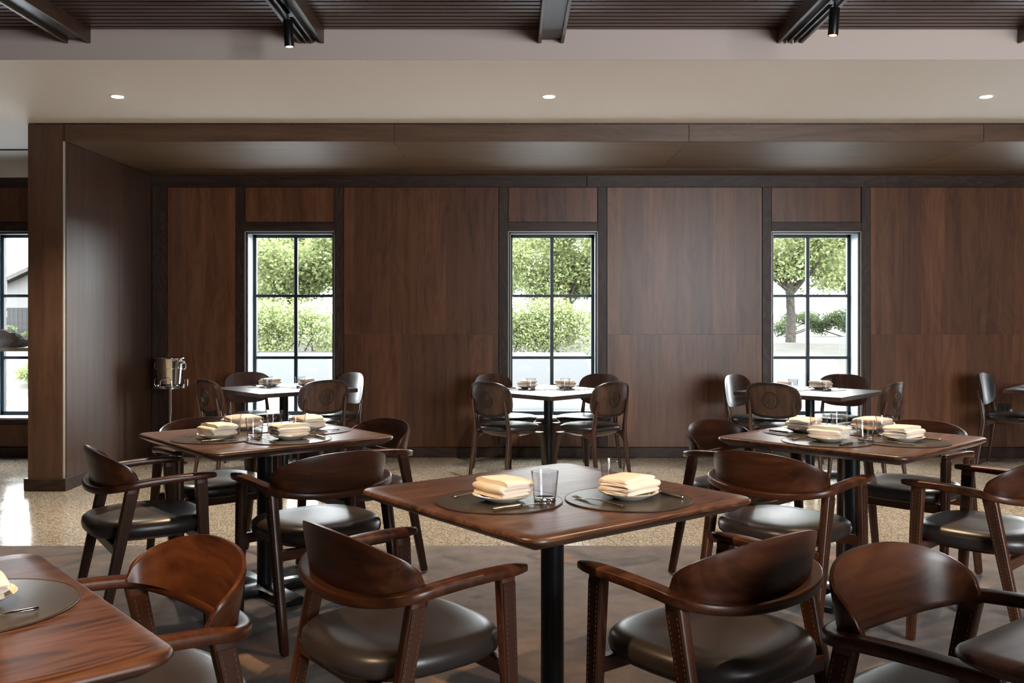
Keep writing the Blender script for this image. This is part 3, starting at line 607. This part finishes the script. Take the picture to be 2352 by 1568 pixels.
def napkin_mesh(seed):
    rnd = random.Random(seed); W_ = .056; th = .0125; path = []; zs = (.0062, .0178, .0330, .0446)
    for l, z in enumerate(zs):
        x0 = -W_ + rnd.uniform(0, .006) + (.006 if l == 3 else 0); x1 = W_ - rnd.uniform(0, .006) - (.008 if l == 1 else 0)
        seq = [x0 + (x1 - x0) * k / 7 for k in range(8)]
        if l % 2: seq.reverse()
        for k, x in enumerate(seq): path.append((x, z + (.0016 * math.sin(x * 45 + l) if l > 1 else 0) - (.10 * abs(x) ** 1.5 if l > 1 else 0)))
        if l < 3: s = 1 if l % 2 == 0 else -1; d = zs[l + 1] - z; path += [(seq[-1] + s * .005, z + d * .25), (seq[-1] + s * .0068, z + d * .5), (seq[-1] + s * .005, z + d * .75)]
    n = len(path); rings = []; Q = 12
    for q in range(Q + 1):
        e = abs(2 * q / Q - 1); y = (2 * q / Q - 1) * .078; ring_t, ring_b = [], []; thin = 1 - .45 * max(0, e - .9) / .1
        for i, (x, z) in enumerate(path):
            dx = path[min(i + 1, n - 1)][0] - path[max(i - 1, 0)][0]; dz = path[min(i + 1, n - 1)][1] - path[max(i - 1, 0)][1]; l = math.hypot(dx, dz) or 1; nx, nz = -dz / l, dx / l
            h = th / 2 * thin * .97; yy = y * (1 - .05 * math.sin(z * 60 + seed)) + .003 * math.sin(i * .9 + seed) * e
            zz = z * (1 - .10 * e ** 3) + .0010 * math.sin(q * .9 + seed + x * 30) * (z / .045); xx = x * (1 - .05 * e * e) + .0018 * math.sin(q * .6 + seed)
            ring_t.append(Vector((xx + nx * h, yy, zz + nz * h))); ring_b.append(Vector((xx - nx * h, yy, max(zz - nz * h, 0))))
        rings.append(ring_t + list(reversed(ring_b)))
    me = MB().loft(rings).mesh('folded_napkin', smooth=80); me.materials.append(M['linen']); return me
NAPS = [napkin_mesh(s) for s in (1, 4, 8)]
def fork_meshes():
    h = MB(); prof = [(-.100, .0045, .0042, .0045), (-.097, .0065, .0055, .0045), (-.088, .0055, .005, .0042), (-.05, .0045, .0035, .006), (-.01, .003, .0028, .0085), (.03, .003, .0025, .009), (.045, .006, .002, .007), (.055, .0105, .002, .005), (.066, .0115, .002, .0035)]
    h.loft([[Vector((u, y, z + v)) for u, v in rrect(wx * 2, hz, 12, 2.4)] for y, wx, hz, z in prof]); ti = MB()
    for k in range(4):
        x = -.0092 + k * .0061
        ti.loft([[Vector((x + u, y, z + v)) for u, v in rrect(wx, .0018, 8, 2.4)] for y, wx, z in ((.064, .0042, .0036), (.08, .0036, .0026), (.095, .003, .0038), (.106, .0012, .0062))])
    return h.mesh('fork_handle', smooth=50), ti.mesh('tines', smooth=50)
def knife_meshes():
    h = MB().loft([[Vector((u, y, .0062 + v)) for u, v in rrect(wx, hz, 12, 2.6)] for y, wx, hz in ((-.106, .006, .005), (-.103, .0125, .010), (-.097, .011, .009), (-.06, .012, .010), (-.015, .0135, .011), (-.004, .012, .010), (.0, .006, .006))])
    b = MB().loft([[Vector((u + dx, y, .005 + v)) for u, v in rrect(wx, .0018, 8, 2.2)] for y, wx, dx in ((-.002, .008, 0), (.02, .012, .0008), (.07, .014, .0012), (.098, .010, .003), (.110, .003, .006))])
    return h.mesh('knife_handle', smooth=50), b.mesh('blade', smooth=50)
FH, FT = fork_meshes(); KH, KB = knife_meshes()
for q in (FH, FT, KH, KB): q.materials.append(M['gold'] if q in (FH, KH) else M['chrome'])
def setting(T, side, where, shift=0, dist=.215, items='mpnfkg', turn=0, nap=0, glass=(.105, -.115), nturn=0, tn=''):
    a = R(T['a'] + 90 * side); n = Vector((math.cos(a), math.sin(a), 0)); rt = Vector((-n.y, n.x, 0))   # diner sits at +n looking -n, right hand = +rt
    z0 = T['z']; c = Vector((T['x'], T['y'], z0)); face = a + math.pi / 2 + R(turn)      # local +y = away from diner (-n)
    def at(dn, dr, z): return tuple(c + n * dn + rt * (dr + shift) + Vector((0, 0, z)))
    def put(name, me, pos, rz, label, cat, group):
        o = obj(name, me, None, None, pos, (0, 0, rz)); return tag(o, label, cat, group)
    zm = 0
    if 'm' in items:
        g = empty('placemat', at(dist, 0, .0002)); tag(g, 'round dark leather placemat %s' % where, 'placemat', 'round leather placemats'); obj('mat_disc', MAT, None, g); obj('stitched_rim', RIMM, None, g); zm = .0040
    if 'p' in items: put('side_plate', PLATE, at(dist - .005, .01, zm), 0, 'small cream plate under the napkin %s' % where, 'plate', 'cream side plates')
    if 'n' in items: put('folded_napkin', NAPS[nap % 3], at(dist - .005, .01, zm + .0195), face + R(90 + nturn), 'folded cream napkin on the plate %s' % where, 'napkin', 'folded napkins')
    if 'f' in items:
        g = empty('fork', at(dist - .005, -.118, zm), face + R(4)); tag(g, 'metal fork beside the napkin %s' % where, 'fork', 'forks on the placemats'); obj('fork_handle', FH, None, g); obj('tines', FT, None, g)
    if 'k' in items:
        g = empty('knife', at(dist + .01, .130, zm), face - R(4)); tag(g, 'metal table knife beside the napkin %s' % where, 'knife', 'knives on the placemats'); obj('knife_handle', KH, None, g); obj('blade', KB, None, g)
    if 'g' in items:
        gx = at(glass[0], -glass[1], 0); d = math.hypot(*(Vector(gx[:2]) - Vector(at(dist, 0, 0)[:2])))
        zg = zm if d < .196 + .03 else .0003
        g = empty('tumbler', (gx[0], gx[1], z0 + zg)); tag(g, 'clear glass tumbler %s' % where, 'glass', 'clear tumblers'); obj('glass_wall', GLASS, None, g); obj('thick_base', GBASE, None, g)
setting(TF, 2, 'on the two-napkin table, toward the warmly lit table', 0, .215, nap=0, glass=(.125, -.112))
setting(TF, 3, 'on the two-napkin table, toward the bare table', .115, .225, nap=1, glass=(.075, -.08), nturn=8)
for T, nm, sh in ((TML, 'by the wine bucket', (0, .0, .0, .0)), (TMR, 'by the wall socket', (.0, .0, .0, .0))):
    for side, ps in ((2, 'pier seat'), (3, 'carpet seat'), (1, 'bucket-facing seat' if T is TML else 'wide-panel seat'), (0, 'wide-panel seat' if T is TML else 'socket seat')):
        setting(T, side, 'at the %s, four-napkin table %s' % (ps, nm), sh[side], .245, nap=side + (1 if T is TMR else 0), nturn=(-6, 5, 4, -4)[side])
setting(TBL, 0, 'on the warmly lit table', .05, .235, items='mpnf', nap=2)
for T, nm in ((B1, 'beside the wine bucket'), (B2, 'with the diagonal branch'), (B3, 'with the thick tree trunk')):
    for side, ps in ((1, 'bucket end'), (0, 'socket end')):
        setting(T, side, 'at the %s, table %s' % (ps, nm.replace('with', 'by').replace('beside', 'by')), 0, .235, nap=side, glass=(.10, (-.10 if side else .10)), nturn=(20 if side else -15))
setting(B4, 1, 'on the window table by the wall socket', 0, .225, items='mf')
# ------------------------------------------------------------------ wine bucket on stand, wall sockets, console with rock
bx_, by_ = PX(391, 8.42), 8.42
g = empty('bucket_stand', (bx_, by_, 0)); g.scale = (1.15, 1.15, 1.05); tag(g, 'slim polished steel stand holding the wine bucket in the corner', 'stand')
obj('stand_base', MB().lathe([(.125, 0), (.128, .004), (.12, .010), (.03, .02), (.011, .03)], 36).mesh(smooth=40), M['chrome'], g)
obj('pole', MB().lathe([(.0105, .02), (.0105, .645)], 16).mesh(smooth=40), M['chrome'], g)
obj('tray', MB().lathe([(.02, .64), (.118, .648), (.122, .652), (.122, .672), (.119, .672), (.119, .655), (.02, .652)], 40).mesh(smooth=40), M['chrome'], g)
for a in (35, 155, 275):
    u = Vector((math.cos(R(a)), math.sin(R(a)), 0)); v = Vector((-u.y, u.x, 0)); c = u * .121 + Vector((0, 0, .66))
    obj('retaining_loop', MB().tube([c - v * .042, c - v * .042 + Vector((0, 0, .05)), c - v * .03 + Vector((0, 0, .068)), c + v * .03 + Vector((0, 0, .068)), c + v * .042 + Vector((0, 0, .05)), c + v * .042], .0035, 8).mesh(smooth=60), M['chrome'], g)
g = empty('wine_bucket', (bx_, by_, .6555 * 1.05)); g.scale = (1.15, 1.15, 1.15); tag(g, 'shiny steel wine bucket with ring handles on its stand in the corner', 'bucket')
obj('bucket_body', MB().lathe([(.01, 0), (.078, 0), (.083, .006), (.086, .03), (.105, .20), (.112, .218), (.118, .224), (.117, .229), (.108, .222), (.100, .20), (.08, .012), (.01, .010)], 48).mesh(smooth=40), M['chrome'], g)
obj('raised_band', MB().ring([(.0985 * math.cos(2 * math.pi * k / 40), .0985 * math.sin(2 * math.pi * k / 40), .145) for k in range(40)], .003, 6).mesh(smooth=60), M['chrome'], g)
for s in (-1, 1):
    u = Vector((s * .94, -.34 * s, 0)).normalized(); hb = obj('handle_mount', MB().tube([u * .104 + Vector((0, 0, .195)), u * .132 + Vector((0, 0, .195))], [.014, .010], 12).mesh(smooth=40), M['chrome'], g)
    obj('ring_handle', MB().ring([u * .128 + Vector((-u.y, u.x, 0)) * .024 * math.cos(a) + Vector((0, 0, .166 + .028 * math.sin(a))) for a in [2 * math.pi * k / 24 for k in range(24)]], .0035, 6).mesh(smooth=60), M['chrome'], hb)
for px, py, lb in ((2306, 938, 'black wall socket plate with a pale plug in the wood panel'), (489, 944, 'black wall socket plate behind the side chair by the wine bucket')):
    x = PX(px, WY); z = EYE + (HOR - py) * WY / F; g = empty('wall_socket', (x, WY - .012, z)); tag(g, lb, 'socket')
    obj('cover_plate', MB().box(-.062, .062, -.008, 0, -.045, .045).mesh(bevel=.003), M['socket'], g)
    for s in (-1, 1): obj('outlet', MB().box(s * .026 - .016, s * .026 + .016, -.0095, -.006, -.028, .028).mesh(bevel=.001, seg=1), M['black'], g)
    if px > 2000: obj('plug', MB().box(.034, .056, -.035, -.006, -.04, .0).mesh(bevel=.004), M['white_plastic'], g)
cY = 8.0; cz = EYE + (HOR - 797) * cY / F; x0, x1 = PX(-260, cY), PX(110, cY)
g = empty('console_table', ((x0 + x1) / 2, cY, 0)); tag(g, 'pale high console in front of the window beyond the pier', 'console')
hw = (x1 - x0) / 2; obj('console_top', MB().box(-hw, hw, -.15, .15, cz - .03, cz).mesh(bevel=.003), M['pale'], g)
for s in (-1, 1): obj('trestle_leg', MB().box(s * (hw - .04) - .02, s * (hw - .04) + .02, -.13, .13, 0, cz - .03).mesh(bevel=.003), M['frame'], g)
def rock(name, sx, sy, sz, seed, mat):
    bm = bmesh.new(); bmesh.ops.create_icosphere(bm, subdivisions=5, radius=1)
    for v in bm.verts:
        p_ = v.co.copy(); d = noise.noise(p_ * 1.7 + Vector((seed, 0, 0))) * .28 + abs(noise.noise(p_ * 5 + Vector((seed, 3, 0)))) * .16 + noise.noise(p_ * 11) * .05
        v.co = p_ * (1 + d); v.co = Vector((v.co.x * sx, v.co.y * sy, max(v.co.z, -.45) * sz))
    mn = min(v.co.z for v in bm.verts)
    for v in bm.verts: v.co.z -= mn
    me = bpy.data.meshes.new(name); bm.to_mesh(me); bm.free(); me.shade_smooth(); me.materials.append(mat); return me
tag(obj('rough_rock', rock('rough_rock', .36, .11, .10, 5, M['rock']), None, None, (PX(-40, cY), cY, cz)), 'rough grey rock piece lying on the pale console', 'rock')
# ------------------------------------------------------------------ outdoors
GZ = -.72
struct('ground', MB().box(-60, 60, WY + .4, 24, GZ - .3, GZ).mesh(), M['asphalt'], 'pale sunlit parking surface outside the windows')
vg = MB(); nx_ = 24
vg.add([(-70 + 140 * i / nx_, y, z) for y, z in ((24, GZ - .2), (24, GZ + .13), (24.3, GZ + .15), (31, .42), (120, 1.6)) for i in range(nx_ + 1)], [(r * (nx_ + 1) + i, r * (nx_ + 1) + i + 1, (r + 1) * (nx_ + 1) + i + 1, (r + 1) * (nx_ + 1) + i) for r in range(4) for i in range(nx_)])
struct('ground', vg.mesh(), M['verge'], 'pale dry verge beyond the parking surface')
def VZ(y): return GZ + .15 + (y - 24.3) * .99 / 6.7 if y < 31 else .42 + (y - 31) * .01326
def leaves(n, clumps, size, seed, rad):
    rnd = random.Random(seed); v = []; f = []
    for k in range(n):
        c, r_ = clumps[rnd.randrange(len(clumps))]; d = Vector((rnd.gauss(0, 1), rnd.gauss(0, 1), rnd.gauss(0, 1))).normalized() * (rnd.random() ** .45)
        p_ = Vector(c) + Vector((d.x * r_, d.y * r_, d.z * r_ * .75)); s = size * rnd.uniform(.6, 1.3)
        a = Vector((rnd.gauss(0, 1), rnd.gauss(0, 1), rnd.gauss(0, .6))).normalized(); b = a.cross(Vector((rnd.gauss(0, 1), rnd.gauss(0, 1), rnd.gauss(0, 1)))).normalized()
        i = len(v); v += [p_ - a * s, p_ + b * s * .55, p_ + a * s, p_ - b * s * .55]; f.append((i, i + 1, i + 2, i + 3))
    me = bpy.data.meshes.new('foliage'); me.from_pydata([tuple(q) for q in v], [], f); return me
def tree(x, y, z, h, spread, seed, label, nl=9000, mat='leaf', trunk_r=.30, low=.30):
    rnd = random.Random(seed); g = empty('leafy_tree', (x, y, z)); tag(g, label, 'tree', 'trees outside the windows')
    fork = h * low; obj('trunk', MB().tube([(0, 0, -.3), (.03, 0, .0), (.05, .02, fork * .5), (0, 0, fork), (-.1, 0, fork * 1.35)], [trunk_r * 1.4, trunk_r * 1.05, trunk_r * .9, trunk_r * .85, trunk_r * .5], 14).mesh(smooth=60), M['bark'], g)
    cl = []
    for k in range(11):
        a = 2 * math.pi * k / 11 + rnd.uniform(-.3, .3); up = rnd.uniform(.25, 1.0); r_ = spread * rnd.uniform(.55, 1)
        pts = [Vector((0, 0, fork * rnd.uniform(.85, 1.2)))]
        for q in (.3, .6, .85, 1): pts.append(Vector((math.cos(a + .2 * q) * r_ * q, math.sin(a + .2 * q) * r_ * q, fork + (h - fork) * up * (q ** .8) * .85 + rnd.uniform(-.15, .15))))
        obj('branch', MB().tube(pts, [trunk_r * .42, trunk_r * .32, trunk_r * .2, trunk_r * .12, trunk_r * .05], 7).mesh(smooth=60), M['bark'], g)
        for p_ in pts[1:]: cl.append((p_ + Vector((rnd.uniform(-.4, .4), rnd.uniform(-.4, .4), rnd.uniform(-.3, .4))), spread * rnd.uniform(.2, .34)))
    fo = obj('foliage', leaves(int(nl * 2.2), cl, .085 * h / 8.0, seed + 50, 1), M[mat], g); fo['kind'] = 'stuff'; return g
tree(9.4, 31.9, VZ(31.5), 7.0, 3.6, 3, 'broad spring-green tree with a thick trunk seen through the window farthest from the pier', 15000, trunk_r=.17, low=.26)
tree(1.9, 31.3, VZ(31.3), 6.0, 2.7, 11, 'spring-green tree with a leaning branch seen through the middle window', 22000, trunk_r=.15, low=.2)
tree(-1.2, 41, VZ(41), 7.2, 3.6, 17, 'pale green tree standing between the middle window and the bucket window', 20000, trunk_r=.18, low=.2)
tree(-7.4, 31.6, VZ(31.6), 6.4, 3.4, 23, 'dense spring-green tree seen through the window beside the wine bucket', 26000, trunk_r=.16, low=.2)
tree(-11.0, 40, VZ(44), 7, 3.4, 29, 'far pale green tree behind the dense tree', 14000, trunk_r=.2, low=.2)
tree(16.5, 46, VZ(46), 8, 4.4, 37, 'far pale green tree behind the thick trunk', 14000, trunk_r=.2, low=.2)
def shrub(x, y, z, w_, h_, seed, label, mat='leafd', n=3500, grp='shrubs and hedges outside'):
    rnd = random.Random(seed); g = empty('shrub', (x, y, z)); tag(g, label, 'shrub', grp)
    cl = [((rnd.uniform(-w_, w_) * .8, rnd.uniform(-.5, .5), h_ * rnd.uniform(.25, .8)), h_ * .35) for k in range(26)]
    for k in range(5): obj('stem', MB().tube([(rnd.uniform(-w_, w_) * .6, 0, -.1), (rnd.uniform(-w_, w_) * .6, 0, h_ * .7)], [.03, .01], 6).mesh(), M['bark'], g)
    fo = obj('foliage', leaves(int(n * 2), cl, .046, seed, 1), M[mat], g); fo['kind'] = 'stuff'
shrub(11.5, 37.5, VZ(37.5), 3.4, 1.2, 41, 'dark clipped hedge behind the thick tree trunk', 'leafd', 6000)
shrub(-7.0, 27.2, VZ(27.2), 2.6, 2.0, 43, 'loose green shrub below the dense tree at the bucket window', 'leaf', 7000)
shrub(1.0, 27.6, VZ(27.6), 1.9, 1.9, 47, 'loose green shrub seen low in the middle window', 'leaf', 7000)
shrub(12.4, 29.0, VZ(29.0), 1.7, 2.0, 49, 'loose green shrub beside the thick tree trunk', 'leaf', 6000)
shrub(-16.3, 31, VZ(31), 3.0, .6, 53, 'trimmed green hedge in front of the grey board fence', 'leafd', 4000)
shrub(-12.5, 24.9, VZ(24.9), .5, .6, 59, 'small yellow-green shrub at the kerb beyond the pier window', 'leaf', 900)
for n, (a, b) in enumerate(((-30, -8), (-7.9, 30))):
    tag(obj('kerb_stone', MB().box(a, b, 23.75, 24.05, GZ - .05, GZ + .16).mesh(bevel=.02), M['concrete']), ['pale concrete kerb beyond the pier window', 'pale concrete kerb below the trees'][n], 'kerb')
# house, board fence and brick pier seen past the pier
hx, hy = -18.6, 44; hz = VZ(44); g = empty('gabled_house', (hx, hy, hz)); tag(g, 'pale house with a shallow gabled roof beyond the board fence', 'house')
obj('house_wall', MB().box(-5, 4, 0, 8, -.5, 2.2).add([(-5, 0, 2.2), (4, 0, 2.2), (-.5, 0, 4.2), (-5, .1, 2.2), (4, .1, 2.2), (-.5, .1, 4.2)], [(0, 1, 2), (3, 5, 4)]).mesh(), M['siding'], g)
for s in (-1, 1): obj('roof_slope', MB().box(0, 5.3, -.6, 8.6, -.09, .09, Matrix.Translation((-.5, 0, 4.35)) @ Matrix.Rotation(R(24.5) if s > 0 else R(180 - 24.5), 4, 'Y')).mesh(), M['shingle'], g)
for x in (-3.4, -1.4, 1.6): wd_ = obj('window', MB().box(x - .5, x + .5, -.05, 0, .6, 1.9).mesh(), M['carw'], g); obj('pane', MB().box(x - .42, x + .42, -.06, -.04, .68, 1.82).mesh(), M['tint'], wd_)
g = empty('board_fence', (-16.5, 35, VZ(35))); tag(g, 'weathered grey board fence in front of the gabled house', 'fence')
bd = MB().box(-.075, .075, -.01, .01, 0, 1.15).mesh('board'); bd.materials.append(M['fence'])
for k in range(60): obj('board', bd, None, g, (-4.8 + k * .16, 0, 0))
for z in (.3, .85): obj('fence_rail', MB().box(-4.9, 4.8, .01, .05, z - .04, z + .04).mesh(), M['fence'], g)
g = empty('brick_pier', (-5.17, WY + .38, 0)); tag(g, 'brick pier outside the window beyond the wooden pier', 'pier')
obj('mortar_core', MB().box(-.35, .05, 0, .3, GZ, 2.6).mesh(), M['mortar'], g); bk = MB()
for k in range(36):
    z = GZ + .005 + k * .075; o_ = .1 if k % 2 else 0
    for q in range(3):
        x0, x1 = max(-.36, -.36 + q * .21 - o_), min(.06, -.36 + q * .21 - o_ + .2)
        if x1 > x0: bk.box(x0, x1, -.008, .31, z, z + .065)
bo = obj('brick_courses', bk.mesh(), M['brick'], g); bo['kind'] = 'stuff'
# low rail fence and cars
g = empty('rail_fence', (-5.2, 25.6, VZ(25.6))); tag(g, 'low dark rail fence across the parking edge at the bucket window', 'fence')
obj('top_rail', MB().box(-2.4, 2.4, -.05, .05, .62, .74).mesh(bevel=.01), M['fence'], g)
for k in range(4): obj('post', MB().box(-2.3 + k * 1.5 - .05, -2.3 + k * 1.5 + .05, -.05, .05, 0, .64).mesh(bevel=.01), M['fence'], g)
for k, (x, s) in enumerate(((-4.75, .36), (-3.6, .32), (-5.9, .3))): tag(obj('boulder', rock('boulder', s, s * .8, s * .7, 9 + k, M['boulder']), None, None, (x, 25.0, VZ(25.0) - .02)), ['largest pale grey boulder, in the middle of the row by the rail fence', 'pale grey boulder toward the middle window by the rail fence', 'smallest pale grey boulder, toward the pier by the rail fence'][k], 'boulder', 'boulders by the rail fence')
def car(x, y, rz, paint, label):
    g = empty('parked_car', (x, y, GZ), rz); tag(g, label, 'car', 'cars parked outside')     # local -y = front
    secs = [(-2.15, .30, .62, .70), (-2.05, .24, .74, .80), (-1.6, .20, .86, .86), (-.95, .18, .96, .88), (-.9, .18, .98, .88), (1.2, .18, 1.02, .88), (2.0, .22, .98, .86), (2.2, .32, .8, .78)]
    rings = []
    for yy, z0, z1, hw in secs:
        rings.append([Vector((u, yy, z)) for u, z in ((-hw * .92, z0), (hw * .92, z0), (hw, z0 + .15), (hw, z1 - .14), (hw * .93, z1 - .03), (hw * .6, z1), (0, z1 + .015), (-hw * .6, z1), (-hw * .93, z1 - .03), (-hw, z1 - .14), (-hw, z0 + .15))])
    obj('car_body', MB().loft(rings).mesh(smooth=40, bevel=0), M[paint], g)
    cab = [(-.95, .95, .80), (-.25, 1.42, .66), (.2, 1.47, .64), (1.1, 1.42, .64), (1.85, 1.0, .74)]
    cr = [[Vector((-hw * 1.04, yy, .9)), Vector((hw * 1.04, yy, .9)), Vector((hw, yy, z - .06)), Vector((hw * .86, yy, z)), Vector((-hw * .86, yy, z)), Vector((-hw, yy, z - .06))] for yy, z, hw in cab]
    obj('cabin', MB().loft(cr).mesh(smooth=40), M[paint], g)
    obj('windshield', MB().add([(-.74, -.90, 1.0), (.74, -.90, 1.0), (.58, -.27, 1.40), (-.58, -.27, 1.40), (-.74, -.94, .99), (.74, -.94, .99), (.58, -.31, 1.415), (-.58, -.31, 1.415)], [(4, 5, 6, 7), (0, 3, 2, 1), (0, 1, 5, 4), (3, 7, 6, 2), (0, 4, 7, 3), (1, 2, 6, 5)]).mesh(), M['tint'], g)
    for s in (-1, 1): obj('side_window', MB().add([(s * .80, -.6, 1.0), (s * .80, 1.4, 1.02), (s * .67, .95, 1.36), (s * .675, -.15, 1.37), (s * .76, -.6, 1.0), (s * .76, 1.4, 1.02), (s * .63, .95, 1.36), (s * .635, -.15, 1.37)], [(0, 1, 2, 3), (7, 6, 5, 4), (0, 4, 5, 1), (1, 5, 6, 2), (2, 6, 7, 3), (3, 7, 4, 0)]).mesh(), M['tint'], g)
    for s in (-1, 1):
        obj('headlight', MB().box(s * .62 - .14, s * .62 + .14, -2.13, -1.95, .60, .72).mesh(bevel=.03), M['lampg'], g)
        obj('mirror', MB().box(s * .94 - .07, s * .94 + .07, -.72, -.62, .98, 1.1).mesh(bevel=.03), M[paint], g)
        obj('wiper', MB().tube([(s * .25 - .1, -.97, 1.0), (s * .25 + .42, -.86, 1.06)], .012, 6).mesh(), M['black'], g)
        for yy in (-1.35, 1.35):
            wh = obj('wheel', MB().lathe([(.2, -.1), (.30, -.1), (.325, -.07), (.325, .07), (.30, .1), (.2, .1)], 28, Matrix.Translation((s * .80, yy, .325)) @ Matrix.Rotation(R(90), 4, 'Y')).mesh(smooth=40), M['tyre'], g)
            obj('rim', MB().lathe([(.05, -.115), (.2, -.105), (.2, .105), (.05, .115)], 20, Matrix.Translation((s * .80, yy, .325)) @ Matrix.Rotation(R(90), 4, 'Y')).mesh(smooth=30), M['chrome'], wh)
    gr_ = obj('grille', MB().box(-.42, .42, -2.17, -2.05, .40, .60).mesh(bevel=.02), M['black'], g)
    for k in range(4): obj('grille_bar', MB().box(-.40, .40, -2.18, -2.15, .42 + k * .045, .435 + k * .045).mesh(), M['chrome'], gr_)
    obj('number_plate', MB().box(-.24, .24, -2.19, -2.16, .30, .38).mesh(), M['white_plastic'], g)
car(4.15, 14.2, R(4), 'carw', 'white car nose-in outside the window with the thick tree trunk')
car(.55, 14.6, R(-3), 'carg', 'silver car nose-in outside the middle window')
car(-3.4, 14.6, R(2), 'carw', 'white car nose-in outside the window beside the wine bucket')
